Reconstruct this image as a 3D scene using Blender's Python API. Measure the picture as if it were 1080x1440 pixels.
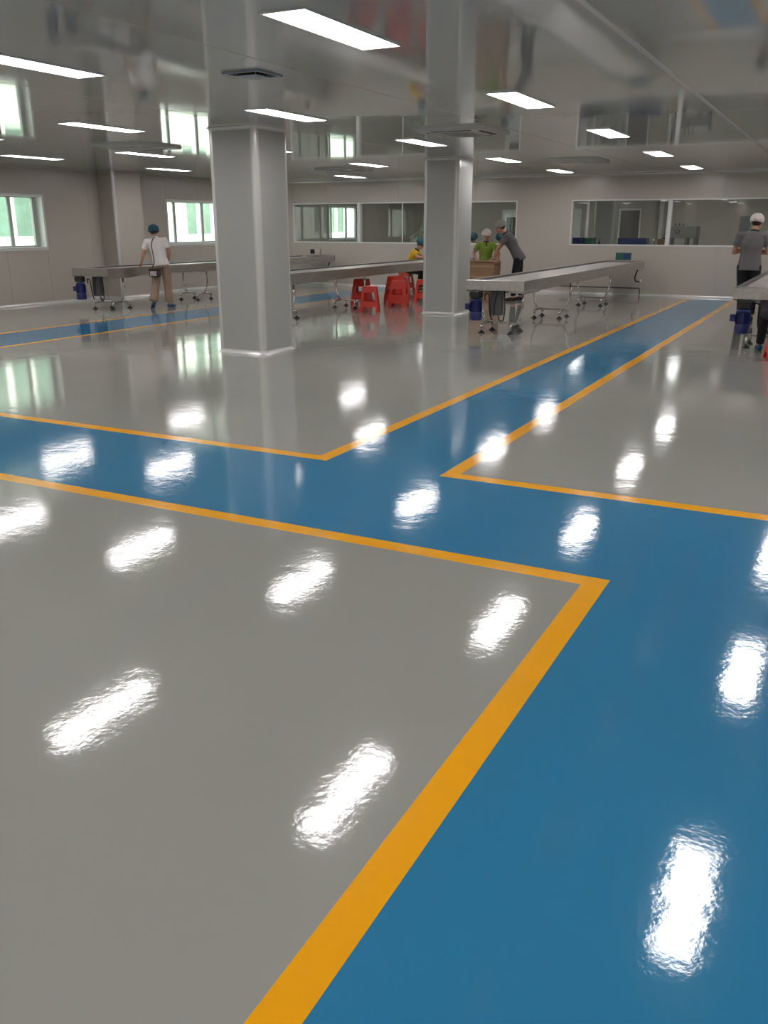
import bpy, bmesh, math, random
from mathutils import Vector, Matrix, noise
random.seed(7)
PI = math.pi
for o in list(bpy.data.objects): bpy.data.objects.remove(o)
SC = bpy.context.scene
COL = SC.collection

# ------------------------------------------------------------------ camera
EYE = 1.6
cam_d = bpy.data.cameras.new('camera'); cam = bpy.data.objects.new('camera', cam_d); COL.objects.link(cam)
cam_d.sensor_fit = 'VERTICAL'; cam_d.sensor_height = 24.0; cam_d.lens = 24.0 * 1230.0 / 1440.0
cam_d.clip_start = 0.05; cam_d.clip_end = 400
PITCH = math.atan(404 / 1230.0); YAW = math.atan(665 / math.hypot(1230.0, 404))
cam.location = (0, 0, EYE); cam.rotation_euler = (PI / 2 - PITCH, 0, YAW)
SC.camera = cam

# ------------------------------------------------------------------ world, exposure
W = bpy.data.worlds.new('sky'); SC.world = W; W.use_nodes = True
nt = W.node_tree; bg = nt.nodes['Background']
sky = nt.nodes.new('ShaderNodeTexSky')
try:
    sky.sky_type = 'NISHITA'; sky.sun_disc = False; sky.sun_elevation = math.radians(50); sky.sun_rotation = math.radians(70)
    sky.air_density = 1.5; sky.dust_density = 4.0
except Exception: pass
mixn = nt.nodes.new('ShaderNodeMixRGB'); mixn.inputs[0].default_value = 0.65
nt.links.new(sky.outputs[0], mixn.inputs[1]); mixn.inputs[2].default_value = (2.6, 2.75, 2.6, 1)
nt.links.new(mixn.outputs[0], bg.inputs[0]); bg.inputs[1].default_value = 1.3
SC.view_settings.view_transform = 'Standard'; SC.view_settings.look = 'None'
SC.view_settings.exposure = 0.0; SC.view_settings.gamma = 1.0; SC.view_settings.use_curve_mapping = False
LAMP = 18.5                      # radiance of a ceiling light diffuser

# ------------------------------------------------------------------ materials
def lin(c):
    return tuple(((v / 255) / 12.92 if v / 255 <= .04045 else ((v / 255 + .055) / 1.055) ** 2.4) for v in c)
MATS = {}
def mat(name, col, rough=.5, metal=0., bump=None, var=0., ior=1.5, spec=.5, coat=0., vscale=4., stretch=None):
    if name in MATS: return MATS[name]
    m = bpy.data.materials.new(name); m.use_nodes = True; n = m.node_tree; b = n.nodes['Principled BSDF']
    c = (*col, 1)
    b.inputs['Base Color'].default_value = c; b.inputs['Roughness'].default_value = rough
    b.inputs['Metallic'].default_value = metal; b.inputs['IOR'].default_value = ior
    if coat: b.inputs['Coat Weight'].default_value = coat; b.inputs['Coat Roughness'].default_value = .05
    tc = n.nodes.new('ShaderNodeTexCoord'); src = tc.outputs['Object']
    if stretch:
        mp = n.nodes.new('ShaderNodeMapping'); mp.inputs['Scale'].default_value = stretch
        n.links.new(src, mp.inputs[0]); src = mp.outputs[0]
    if var:
        t = n.nodes.new('ShaderNodeTexNoise'); t.inputs['Scale'].default_value = vscale; t.inputs['Detail'].default_value = 4
        n.links.new(src, t.inputs['Vector'])
        r = n.nodes.new('ShaderNodeMapRange'); r.inputs['To Min'].default_value = 1 - var; r.inputs['To Max'].default_value = 1 + var
        r.inputs['From Min'].default_value = .3; r.inputs['From Max'].default_value = .7
        n.links.new(t.outputs[0], r.inputs[0])
        mx = n.nodes.new('ShaderNodeVectorMath'); mx.operation = 'SCALE'; mx.inputs[0].default_value = col
        n.links.new(r.outputs[0], mx.inputs['Scale']); n.links.new(mx.outputs[0], b.inputs['Base Color'])
    if bump:
        prev = None
        for sc, dist in bump:
            t = n.nodes.new('ShaderNodeTexNoise'); t.inputs['Scale'].default_value = sc; t.inputs['Detail'].default_value = 1.5
            n.links.new(src, t.inputs['Vector'])
            bp = n.nodes.new('ShaderNodeBump'); bp.inputs['Distance'].default_value = dist
            n.links.new(t.outputs[0], bp.inputs['Height'])
            if prev: n.links.new(prev.outputs[0], bp.inputs['Normal'])
            prev = bp
        n.links.new(prev.outputs[0], b.inputs['Normal'])
    MATS[name] = m; return m

FB = [(1.3, .0024), (8, .0007), (45, .00022), (160, .00006)]
M_floor = mat('grey_epoxy', (.345, .338, .310), .07, bump=FB, var=.03, ior=1.6, vscale=.8)
M_blue = mat('blue_epoxy', (.026, .21, .40), .07, bump=FB, var=.04, ior=1.6, vscale=.8)
M_yellow = mat('yellow_line_paint', (.98, .43, .004), .10, bump=FB, var=.03, ior=1.55, vscale=3)
M_ceil = mat('ceiling_panel_coat', (.46, .465, .43), .05, bump=[(.9, .002), (9, .00015)], ior=1.7, var=.02, vscale=.5)
M_wall = mat('wall_panel_coat', (.48, .440, .395), .28, bump=[(1.2, .002)], var=.02, ior=1.5, vscale=.6)
M_core = mat('panel_core', (.36, .34, .32), .7, var=.1)
M_col = mat('pillar_panel_coat', (.425, .425, .405), .25, bump=[(1.2, .0015)], var=.02, vscale=.6)
M_trim = mat('white_aluminium', (.68, .67, .65), .22, metal=.25, bump=[(2, .0005)])
M_frame = mat('window_frame_white', (.72, .72, .70), .3, bump=[(5, .0002)])
M_gframe = mat('window_frame_grey', (.46, .48, .44), .35, bump=[(5, .0002)])
M_steel = mat('brushed_steel', (.50, .48, .45), .30, metal=.9, bump=[(25, .0003)], var=.10, vscale=2.5, stretch=(6, 1, 6))
M_steel2 = mat('polished_steel', (.68, .66, .63), .14, metal=1., bump=[(9, .0002)])
M_belt = mat('conveyor_belt', (.50, .46, .44), .32, bump=[(14, .0006)], var=.04)
M_black = mat('black_rubber', (.012, .012, .013), .5, bump=[(60, .0004)])
M_cable = mat('black_cable', (.008, .008, .009), .35, bump=[(30, .0002)])
M_mblue = mat('motor_blue', (.006, .015, .115), .35, bump=[(40, .0004)], coat=.3)
M_box = mat('control_box_grey', (.10, .10, .10), .4, bump=[(30, .0003)])
M_red = mat('red_plastic', (.68, .035, .018), .32, bump=[(20, .0004)], var=.06)
M_redi = mat('dark_red_plastic', (.48, .02, .014), .32, bump=[(20, .0004)], var=.06)
M_skin = mat('skin', (.50, .255, .165), .5, bump=[(70, .0005)], var=.06, vscale=12)
M_hair = mat('dark_hair', (.012, .010, .009), .5, bump=[(120, .002)])
M_lips = mat('lips', (.30, .09, .07), .4, bump=[(90, .0003)])
M_eye = mat('eye_dark', (.015, .012, .01), .2, bump=[(90, .0001)])
M_whiteS = mat('white_shirt', (.74, .69, .66), .8, bump=[(9, .010), (200, .0008)])
M_greenS = mat('lime_shirt', (.23, .33, .045), .8, bump=[(9, .010), (200, .0008)])
M_greyS = mat('grey_shirt', (.13, .122, .122), .8, bump=[(9, .010), (200, .0008)])
M_yelS = mat('yellow_shirt', (.72, .44, .02), .8, bump=[(9, .010), (200, .0008)])
M_collar = mat('dark_collar', (.02, .018, .022), .8, bump=[(200, .0008)])
M_beige = mat('beige_trousers', (.30, .21, .155), .85, bump=[(8, .014), (200, .0008)])
M_dark = mat('black_trousers', (.010, .009, .012), .85, bump=[(8, .012), (200, .0008)])
M_tealnet = mat('teal_hair_net', (.010, .075, .11), .75, bump=[(60, .006)], var=.3, vscale=40)
M_whitenet = mat('white_hair_net', (.68, .60, .58), .8, bump=[(60, .006)], var=.2, vscale=40)
M_greynet = mat('grey_hair_net', (.30, .29, .28), .8, bump=[(60, .006)], var=.2, vscale=40)
M_shoecov = mat('blue_shoe_cover', (.012, .055, .14), .5, bump=[(50, .004)], var=.2, vscale=30)
M_shoe = mat('dark_shoe', (.018, .014, .013), .5, bump=[(60, .001)])
M_bag = mat('bag_leather', (.035, .018, .018), .45, bump=[(60, .002)], var=.3, vscale=20)
M_bagp = mat('bag_print', (.50, .42, .42), .6, bump=[(30, .002)], var=.5, vscale=25)
M_card = mat('cardboard', (.30, .175, .105), .85, bump=[(60, .0008)], var=.08)
M_tape = mat('parcel_tape', (.36, .25, .15), .3, bump=[(40, .0002)])
M_bcrate = mat('blue_crate_plastic', (.006, .03, .15), .4, bump=[(30, .0005)], var=.1)
M_gcrate = mat('green_crate_plastic', (.01, .11, .06), .4, bump=[(30, .0005)], var=.1)
M_vent = mat('vent_grey', (.30, .34, .36), .4, bump=[(20, .0002)])
M_acw = mat('air_conditioner_white', (.52, .51, .49), .3, bump=[(20, .0002)])
M_void = mat('dark_slot', (.012, .012, .012), .7, bump=[(20, .0002)])
M_facade = mat('render_white', (.82, .82, .78), .8, bump=[(30, .003)], var=.03)
M_gglass = mat('green_tinted_glass', (.17, .26, .21), .12, bump=[(2, .002)], var=.25, vscale=1.5)
M_ground = mat('outdoor_concrete', (.55, .55, .52), .9, bump=[(20, .004)], var=.1)
M_heap = mat('grey_green_sheet', (.16, .19, .13), .45, bump=[(10, .03)], var=.55, vscale=7)
M_door = mat('dark_door', (.13, .12, .115), .4, bump=[(4, .0005)])
M_dsteel = mat('dull_steel', (.20, .20, .19), .4, metal=.5, bump=[(20, .0003)], var=.12)
M_notice = mat('notice_sheet', (.22, .26, .25), .5, bump=[(30, .0001)], var=.1)
M_brown = mat('brown_box', (.20, .11, .05), .7, bump=[(30, .001)], var=.15)
M_screen = mat('screen_dark', (.02, .02, .035), .15, bump=[(30, .0001)])

def emis(name, col, s):
    m = bpy.data.materials.new(name); m.use_nodes = True; n = m.node_tree; b = n.nodes['Principled BSDF']
    b.inputs['Base Color'].default_value = (.8, .8, .8, 1); b.inputs['Emission Color'].default_value = (*col, 1)
    b.inputs['Emission Strength'].default_value = s; return m
M_lamp = emis('light_diffuser', (1.0, .965, .96), LAMP)
M_lamp_dim = emis('light_diffuser_far_room', (1.0, .97, .95), LAMP * .75)

def glassmat(name, tint, fac_ior=1.5):
    m = bpy.data.materials.new(name); m.use_nodes = True; n = m.node_tree
    n.nodes.remove(n.nodes['Principled BSDF']); out = n.nodes['Material Output']
    tr = n.nodes.new('ShaderNodeBsdfTransparent'); tr.inputs[0].default_value = (*tint, 1)
    gl = n.nodes.new('ShaderNodeBsdfGlossy'); gl.inputs['Roughness'].default_value = .01
    fr = n.nodes.new('ShaderNodeFresnel'); fr.inputs[0].default_value = fac_ior
    tn = n.nodes.new('ShaderNodeTexNoise'); tn.inputs['Scale'].default_value = 1.5
    bp = n.nodes.new('ShaderNodeBump'); bp.inputs['Distance'].default_value = .0006
    n.links.new(tn.outputs[0], bp.inputs['Height']); n.links.new(bp.outputs[0], gl.inputs['Normal'])
    ge = n.nodes.new('ShaderNodeNewGeometry'); ff = n.nodes.new('ShaderNodeMath'); ff.operation = 'SUBTRACT'; ff.inputs[0].default_value = 1.0
    n.links.new(ge.outputs['Backfacing'], ff.inputs[1])          # each pane mirrors once, on its front surface
    f2 = n.nodes.new('ShaderNodeMath'); f2.operation = 'MULTIPLY'; f3 = n.nodes.new('ShaderNodeMath'); f3.operation = 'MULTIPLY'; f3.inputs[1].default_value = 1.8; f3.use_clamp = True
    n.links.new(fr.outputs[0], f2.inputs[0]); n.links.new(ff.outputs[0], f2.inputs[1]); n.links.new(f2.outputs[0], f3.inputs[0])
    mx = n.nodes.new('ShaderNodeMixShader')
    n.links.new(f3.outputs[0], mx.inputs[0]); n.links.new(tr.outputs[0], mx.inputs[1]); n.links.new(gl.outputs[0], mx.inputs[2])
    n.links.new(mx.outputs[0], out.inputs[0]); return m
M_glass = glassmat('clear_glass', (.93, .96, .95))
M_oglass = glassmat('outer_glass', (.90, .97, .92))

# ------------------------------------------------------------------ mesh helpers
def obj(name, bm, m, parent=None, smooth=False, loc=None, mats=None):
    me = bm
    if not isinstance(bm, bpy.types.Mesh):
        me = bpy.data.meshes.new(name); bmesh.ops.recalc_face_normals(bm, faces=bm.faces[:]); bm.to_mesh(me); bm.free()
        if smooth:
            for p in me.polygons: p.use_smooth = True
            if smooth == 'auto':
                try: me.set_sharp_from_angle(angle=math.radians(40))
                except Exception: pass
    if not me.materials: me.materials.append(m)
    o = bpy.data.objects.new(name, me); COL.objects.link(o)
    if parent: o.parent = parent
    if loc is not None: o.location = loc
    return o
def tag(o, label=None, cat=None, group=None, kind=None):
    if label: o['label'] = label
    if cat: o['category'] = cat
    if group: o['group'] = group
    if kind: o['kind'] = kind
    return o
def thing(name, label, cat, loc=(0, 0, 0), rz=0., group=None):
    o = bpy.data.objects.new(name, None); COL.objects.link(o); o.empty_display_size = .1
    o.location = loc; o.rotation_euler = (0, 0, rz); return tag(o, label, cat, group)
def copy_tree(o, parent=None):
    c = o.copy(); COL.objects.link(c)
    if parent: c.parent = parent
    for ch in list(o.children): copy_tree(ch, c)
    return c
def NB(): return bmesh.new()
def box(bm, x0, x1, y0, y1, z0, z1, bev=0., M=None):
    g = bmesh.ops.create_cube(bm, size=1.0)['verts']
    bmesh.ops.transform(bm, verts=g, matrix=Matrix.Translation(((x0 + x1) / 2, (y0 + y1) / 2, (z0 + z1) / 2)) @ Matrix.Diagonal((abs(x1 - x0), abs(y1 - y0), abs(z1 - z0), 1)))
    if bev:
        es = list({e for v in g for e in v.link_edges})
        r = bmesh.ops.bevel(bm, geom=es, offset=bev, segments=1, affect='EDGES', profile=.5)
        g = list({v for f in r['faces'] for v in f.verts} | {v for v in g if v.is_valid})
    if M: bmesh.ops.transform(bm, verts=g, matrix=M)
    return g
def B(*a, **k):
    bm = NB(); box(bm, *a, **k); return bm
def cyl(bm, p0, p1, r0, r1=None, n=14):
    p0, p1 = Vector(p0), Vector(p1); r1 = r0 if r1 is None else r1
    d = p1 - p0; q = d.to_track_quat('Z', 'Y').to_matrix().to_4x4()
    bmesh.ops.create_cone(bm, cap_ends=True, segments=n, radius1=r0, radius2=r1, depth=d.length, matrix=Matrix.Translation((p0 + p1) / 2) @ q)
def sph(bm, c, r, s=(1, 1, 1), R=None, u=14, v=10):
    m = Matrix.Translation(Vector(c)) @ (R.to_4x4() if R else Matrix.Identity(4)) @ Matrix.Diagonal((*s, 1))
    bmesh.ops.create_uvsphere(bm, u_segments=u, v_segments=v, radius=r, matrix=m)
def tube(bm, pts, r, n=10, caps=True):
    pts = [Vector(p) for p in pts]; rs = r if isinstance(r, (list, tuple)) else [r] * len(pts)
    up = None; prev = None
    for i, p in enumerate(pts):
        a = pts[max(i - 1, 0)]; b = pts[min(i + 1, len(pts) - 1)]; t = (b - a).normalized()
        if up is None:
            up = t.orthogonal().normalized()
        up = (up - t * up.dot(t)).normalized(); s = t.cross(up)
        ring = [bm.verts.new(p + (up * math.cos(2 * PI * k / n) + s * math.sin(2 * PI * k / n)) * rs[i]) for k in range(n)]
        if prev:
            for k in range(n): bm.faces.new((prev[k], prev[(k + 1) % n], ring[(k + 1) % n], ring[k]))
        elif caps: bm.faces.new(ring[::-1])
        prev = ring
    if caps: bm.faces.new(prev)
def bend(pts, r=.04, k=5):
    """round the corners of a polyline"""
    pts = [Vector(p) for p in pts]; out = [pts[0]]
    for i in range(1, len(pts) - 1):
        a, b, c = pts[i - 1], pts[i], pts[i + 1]
        ra = min(r, (a - b).length * .45, (c - b).length * .45)
        p, q = b + (a - b).normalized() * ra, b + (c - b).normalized() * ra
        for j in range(k + 1):
            t = j / k; out.append(p * (1 - t) ** 2 + b * 2 * t * (1 - t) + q * t * t)
    out.append(pts[-1]); return out
def lathe(bm, prof, c=(0, 0, 0), n=18):
    c = Vector(c); prev = None
    for r, z in prof:
        ring = [bm.verts.new(c + Vector((max(r, .0005) * math.cos(2 * PI * k / n), max(r, .0005) * math.sin(2 * PI * k / n), z))) for k in range(n)]
        if prev:
            for k in range(n): bm.faces.new((prev[k], prev[(k + 1) % n], ring[(k + 1) % n], ring[k]))
        else: bm.faces.new(ring[::-1])
        prev = ring
    bm.faces.new(prev)
def prism(bm, poly, a, b, axis='Y'):
    """extrude a 2D polygon (u,v) between a and b along axis; u,v -> remaining axes in order"""
    def P(u, v, w): return {'Y': (u, w, v), 'X': (w, u, v), 'Z': (u, v, w)}[axis]
    A = [bm.verts.new(P(u, v, a)) for u, v in poly]; C = [bm.verts.new(P(u, v, b)) for u, v in poly]
    bm.faces.new(A[::-1]); bm.faces.new(C); n = len(poly)
    for i in range(n): bm.faces.new((A[i], A[(i + 1) % n], C[(i + 1) % n], C[i]))

# ------------------------------------------------------------------ room extents
XL, XR, YF, YB, CZ = -15.15, 7.0, -10.0, 21.8, 2.73
WZ0, WZ1 = 1.125, 2.165                      # window band
WALLT = .22

# floor, painted walkways and lines (coats that meet edge to edge)
def sheet(name, rects, m, parent=None, z=0.):
    bm = NB()
    for x0, x1, y0, y1 in rects:
        bm.faces.new([bm.verts.new(p) for p in ((x0, y0, z), (x1, y0, z), (x1, y1, z), (x0, y1, z))])
    return obj(name, bm, m, parent)
LW = .11
ya, yb = 3.90, 5.19                           # cross walkway (blue) between these
far0, far1 = -3.13, -2.25                     # far walkway blue
nr0, nr1 = -.80, .42                          # near walkway blue
lf0, lf1 = -11.48, -10.28                     # left walkway blue
xs = sorted({XL, lf0 - LW, lf0, lf1, lf1 + LW, far0 - LW, far0, far1, far1 + LW, nr0 - LW, nr0, nr1, nr1 + LW, XR})
ys = sorted({YF, ya - LW, ya, yb, yb + LW, YB})
def zone(x, y):
    cross = ya < y < yb
    if cross: return 'b'
    if y > yb:
        if far0 < x < far1 or lf0 < x < lf1: return 'b'
        if far0 - LW < x < far1 + LW or lf0 - LW < x < lf1 + LW: return 'y'
        if y < yb + LW: return 'y'
        return 'g'
    if nr0 < x < nr1: return 'b'
    if nr0 - LW < x < nr1 + LW: return 'y'
    if y > ya - LW: return 'y'
    return 'g'
Z = {'g': [], 'b': [], 'y': []}
for i in range(len(xs) - 1):
    for j in range(len(ys) - 1):
        Z[zone((xs[i] + xs[i + 1]) / 2, (ys[j] + ys[j + 1]) / 2)].append((xs[i], xs[i + 1], ys[j], ys[j + 1]))
floor = sheet('floor', Z['g'], M_floor); tag(floor, kind='structure')
tag(sheet('walkway', Z['b'], M_blue, floor), 'glossy blue epoxy walkway')
tag(sheet('boundary_line', Z['y'], M_yellow, floor), 'yellow painted boundary line')
slab = tag(obj('floor_slab', B(XL - .3, XR + .3, YF - .3, 31.3, -.25, -.02), M_core), kind='structure')

# ceiling: long panels with recessed joints
ceil = obj('ceiling', B(XL - .2, XR + .2, YF - .2, YB + .1, CZ + .04, CZ + .12), M_core); tag(ceil, kind='structure')
seams = [XL, -14.12, -11.59, -9.06, -6.53, -4.0, -1.47, 1.06, 3.59, 6.12, XR]
for a, b in zip(seams[:-1], seams[1:]):
    obj('ceiling_panel', B(a + .004, b - .004, YF, YB, CZ, CZ + .045, bev=.003), M_ceil, ceil)
bm = NB()
prism(bm, [(-.022, CZ + .001), (-.016, CZ - .006), (.016, CZ - .006), (.022, CZ + .001)], YF, YB)
for v in bm.verts: v.co.x += -1.47
tag(obj('joint_strip', bm, M_trim, ceil), 'pale joint strip')

# walls: a core slab faced with vertical panels
def wall_x(name, x, y0, y1, holes, face, panels=True):     # wall on plane x, inside facing +X (face=1) or -X
    bm = NB(); xa, xb = (x - WALLT, x - .012) if face > 0 else (x + .012, x + WALLT)
    def cuts(a, b):
        out = []; y = a
        for h0, h1 in sorted(holes):
            if h0 > y: out.append((y, h0, 0, CZ + .04))
            out.append((h0, h1, 0, WZ0)); out.append((h0, h1, WZ1, CZ + .04)); y = h1
        out.append((y, b, 0, CZ + .04)); return out
    for c0, c1, z0, z1 in cuts(y0, y1): box(bm, xa, xb, c0, c1, z0, z1)
    w = tag(obj(name, bm, M_core), kind='structure')
    if panels:
        pw = 1.15; xs_ = (x - .012, x) if face > 0 else (x, x + .012)
        for c0, c1, z0, z1 in cuts(y0, y1):
            k = max(1, round((c1 - c0) / pw)); d = (c1 - c0) / k
            for i in range(k):
                obj('wall_panel', B(xs_[0], xs_[1], c0 + i * d + .0015, c0 + (i + 1) * d - .0015, z0, min(z1, CZ), bev=.0015), M_wall, w)
    return w
def wall_y(name, y, x0, x1, holes, m=None, panels=True):     # inside facing -Y, holes (x0,x1)
    bm = NB()
    out = []; x = x0
    for h0, h1 in sorted(holes):
        if h0 > x: out.append((x, h0, 0, CZ + .04))
        out.append((h0, h1, 0, WZ0)); out.append((h0, h1, WZ1, CZ + .04)); x = h1
    out.append((x, x1, 0, CZ + .04))
    for c0, c1, z0, z1 in out: box(bm, c0, c1, y + .012, y + .12, z0, z1)
    w = tag(obj(name, bm, M_core), kind='structure')
    if panels:
        for c0, c1, z0, z1 in out:
            k = max(1, round((c1 - c0) / 1.15)); d = (c1 - c0) / k
            for i in range(k):
                obj('wall_panel', B(c0 + i * d + .0015, c0 + (i + 1) * d - .0015, y, y + .012, z0, min(z1, CZ), bev=.0015), M_wall, w)
                obj('wall_panel', B(c0 + i * d + .0015, c0 + (i + 1) * d - .0015, y + .12, y + .132, z0, min(z1, CZ), bev=.0015), M_wall, w)
    return w
WINL = [(11.82, 13.92), (17.80, 20.2), (5.7, 7.95), (-.43, 1.82), (-6.5, -4.3)]
wl = wall_x('wall_left', XL, YF, YB + 9.2, WINL + [(25.6, 27.8)], 1)
wr = wall_x('wall_right', XR, YF, YB + 9.2, [], -1)
WB = [(-14.05, -7.5), (-6.14, .72)]
wb = wall_y('wall_back', YB, XL, XR, WB)
tag(obj('wall_front', B(XL, XR, YF - .15, YF, 0, CZ + .04), M_wall), kind='structure')

# left-wall windows (outer, sliding, deep reveal)
for i, (a, b) in enumerate(WINL + [(25.6, 27.8)]):
    bm = NB(); t = .035                                            # inner aluminium surround + reveal lining
    x0, x1 = XL - WALLT - .02, XL + .012
    box(bm, x0, x1, a, a + t * .5, WZ0, WZ1); box(bm, x0, x1, b - t * .5, b, WZ0, WZ1)
    box(bm, x0, x1, a + t * .5, b - t * .5, WZ0, WZ0 + t * .5); box(bm, x0, x1, a + t * .5, b - t * .5, WZ1 - t * .5, WZ1)
    for (c0, c1, d0, d1) in ((a - .03, b + .03, WZ0 - .03, WZ0), (a - .03, b + .03, WZ1, WZ1 + .03), (a - .03, a, WZ0, WZ1), (b, b + .03, WZ0, WZ1)):
        box(bm, XL + .0005, XL + .012, c0, c1, d0, d1)
    w = tag(obj('window_%d' % (i + 1), bm, M_frame), kind='structure')
    bm = NB(); xo = x0; ti = .0175; a2, b2, z2, z3 = a + ti, b - ti, WZ0 + ti, WZ1 - ti
    box(bm, xo, xo + .07, a2, a2 + .045, z2, z3); box(bm, xo, xo + .07, b2 - .10, b2, z2, z3)
    box(bm, xo, xo + .07, a2 + .045, b2 - .10, z2, z2 + .045); box(bm, xo, xo + .07, a2 + .045, b2 - .10, z3 - .02, z3)
    obj('window_frame', bm, M_gframe, w)
    for u in (.19, .65):
        yy = a + (b - a) * u
        obj('mullion', B(xo + .012, xo + .058, yy, yy + .085, z2 + .046, z3 - .021, bev=.004), M_gframe, w)
    e = [a2 + .046, a + (b - a) * .19, a + (b - a) * .19 + .085, a + (b - a) * .65, a + (b - a) * .65 + .085, b2 - .101]
    for k in range(3):
        obj('pane', B(xo + .033, xo + .039, e[2 * k], e[2 * k + 1], z2 + .044, z3 - .019), M_oglass, w)
    obj('window_sill', B(x0 + .07, XL + .035, a + ti, b - ti, WZ0 + ti, WZ0 + ti + .012, bev=.003), M_frame, w)

# back-wall interior windows
for i, ((a, b), mul) in enumerate(zip(WB, ([-11.97, -9.75], [-3.85, -1.55]))):
    bm = NB(); t = .03; y0, y1 = YB - .008, YB + .14
    box(bm, a, a + t, y0, y1, WZ0, WZ1); box(bm, b - t, b, y0, y1, WZ0, WZ1)
    box(bm, a + t, b - t, y0, y1, WZ0, WZ0 + t); box(bm, a + t, b - t, y0, y1, WZ1 - t, WZ1)
    w = tag(obj('window_%d' % (i + 7), bm, M_frame), kind='structure')
    ed = [a + t]
    for m_ in mul:
        obj('mullion', B(m_ - .045, m_ + .045, y0, y1, WZ0 + t, WZ1 - t, bev=.006), M_frame, w); ed += [m_ - .046, m_ + .046]
    ed.append(b - t)
    for k in range(len(ed) // 2):
        obj('pane', B(ed[2 * k], ed[2 * k + 1], YB + .055, YB + .061, WZ0 + t, WZ1 - t), M_glass, w)

# quarter-round cove skirting and top trim
def cove(bm, p0, p1, nrm, up=1, z=0., r=.05):
    p0, p1, nrm = Vector(p0), Vector(p1), Vector(nrm); prev = None; rings = []
    prof = [(0, r)] + [(r - r * math.cos(a), r - r * math.sin(a)) for a in [PI / 2 * k / 6 for k in range(7)]] + [(r, -.001)] + [(0, -.001)]
    for p in (p0, p1): rings.append([bm.verts.new(p + nrm * u + Vector((0, 0, z + up * v))) for u, v in prof])
    n = len(prof)
    bm.faces.new(rings[0][::-1]); bm.faces.new(rings[1])
    for k in range(n): bm.faces.new((rings[0][k], rings[0][(k + 1) % n], rings[1][(k + 1) % n], rings[1][k]))
bm = NB(); cove(bm, (XL, YB, 0), (XR, YB, 0), (0, -1, 0)); tag(obj('baseboard_back', bm, M_trim, smooth='auto'), kind='structure')
bm = NB(); cove(bm, (XL, YF, 0), (XL, 15.53, 0), (1, 0, 0)); cove(bm, (XL, 16.47, 0), (XL, YB, 0), (1, 0, 0)); tag(obj('baseboard_left', bm, M_trim, smooth='auto'), kind='structure')
bm = NB(); cove(bm, (XL, YB, 0), (XR, YB, 0), (0, -1, 0), -1, CZ, .04); tag(obj('trim_1', bm, M_trim, smooth='auto'), kind='structure')
bm = NB(); cove(bm, (XL, YF, 0), (XL, YB, 0), (1, 0, 0), -1, CZ, .04); tag(obj('trim_2', bm, M_wall, smooth='auto'), kind='structure')

# ------------------------------------------------------------------ pillars
def pillar(x0, x1, y0, y1, label, group=None, r=.055, full=True):
    cx_, cy_ = (x0 + x1) / 2, (y0 + y1) / 2
    t = thing('pillar', label, 'pillar', (cx_, cy_, 0), 0, group)
    hx, hy = (x1 - x0) / 2, (y1 - y0) / 2
    for s in (-1, 1):
        obj('side_panel', B(-hx + r, hx - r, s * hy - .012 * (s > 0), s * hy + .012 * (s < 0), .0, CZ), M_col, t)
        obj('side_panel', B(s * hx - .012 * (s > 0), s * hx + .012 * (s < 0), -hy + r, hy - r, .0, CZ), M_col, t)
    obj('core', B(-hx + .013, hx - .013, -hy + .013, hy - .013, 0, CZ - .001), M_core, t)
    for sx in (-1, 1):
        for sy in (-1, 1):
            bm = NB(); poly = []
            c = (sx * (hx - r), sy * (hy - r))
            a0 = {(1, 1): 0, (-1, 1): PI / 2, (-1, -1): PI, (1, -1): 1.5 * PI}[(sx, sy)]
            outer = [(c[0] + (r + .003) * math.cos(a0 + PI / 2 * k / 8), c[1] + (r + .003) * math.sin(a0 + PI / 2 * k / 8)) for k in range(9)]
            e0 = (outer[0][0] - .0 + math.cos(a0 + PI / 2) * -.018, outer[0][1] + math.sin(a0 + PI / 2) * -.018)
            e1 = (outer[-1][0] + math.cos(a0) * -.018, outer[-1][1] + math.sin(a0) * -.018)
            poly = [c, (e0[0] - .008 * math.cos(a0), e0[1] - .008 * math.sin(a0)), e0] + outer + [e1, (e1[0] - .008 * math.cos(a0 + PI / 2), e1[1] - .008 * math.sin(a0 + PI / 2))]
            prism(bm, poly, 0, CZ, 'Z'); obj('corner_trim', bm, M_trim, t, smooth='auto')
    # cove skirting + head trim: swept profile round the pillar
    def around(name, z, up, rr, m):
        bm = NB(); prof = [(0.004, rr)] + [(rr - rr * math.cos(a) + .004, rr - rr * math.sin(a)) for a in [PI / 2 * k / 6 for k in range(7)]] + [(0.004, 0.0)]
        loops = []
        pth = []
        for (sx, sy, a0) in ((1, 1, 0), (-1, 1, PI / 2), (-1, -1, PI), (1, -1, 1.5 * PI)):
            for k in range(5):
                a = a0 + PI / 2 * k / 4; pth.append((sx * (hx - r), sy * (hy - r), a))
        for (px, py, a) in pth:
            loops.append([bm.verts.new((px + (r + u) * math.cos(a), py + (r + u) * math.sin(a), z + up * v)) for u, v in prof])
        n = len(prof)
        for i in range(len(loops)):
            A, C = loops[i], loops[(i + 1) % len(loops)]
            for k in range(n - 1): bm.faces.new((A[k], A[k + 1], C[k + 1], C[k]))
        return obj(name, bm, m, t, smooth='auto')
    around('base_trim', 0, 1, .045, M_trim); around('head_trim', CZ, -1, .035, M_trim)
    return t
pillar(-7.29, -6.58, 9.42, 10.13, 'large grey square pillar left of centre, nearest to the camera')
pillar(-7.11, -6.42, 15.41, 16.1, 'farther grey square pillar right of centre, in front of the yellow-shirted worker')
pillar(-7.02, -6.42, 27.4, 28.0, 'pale pillar in the room behind the right-hand glass')
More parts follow.
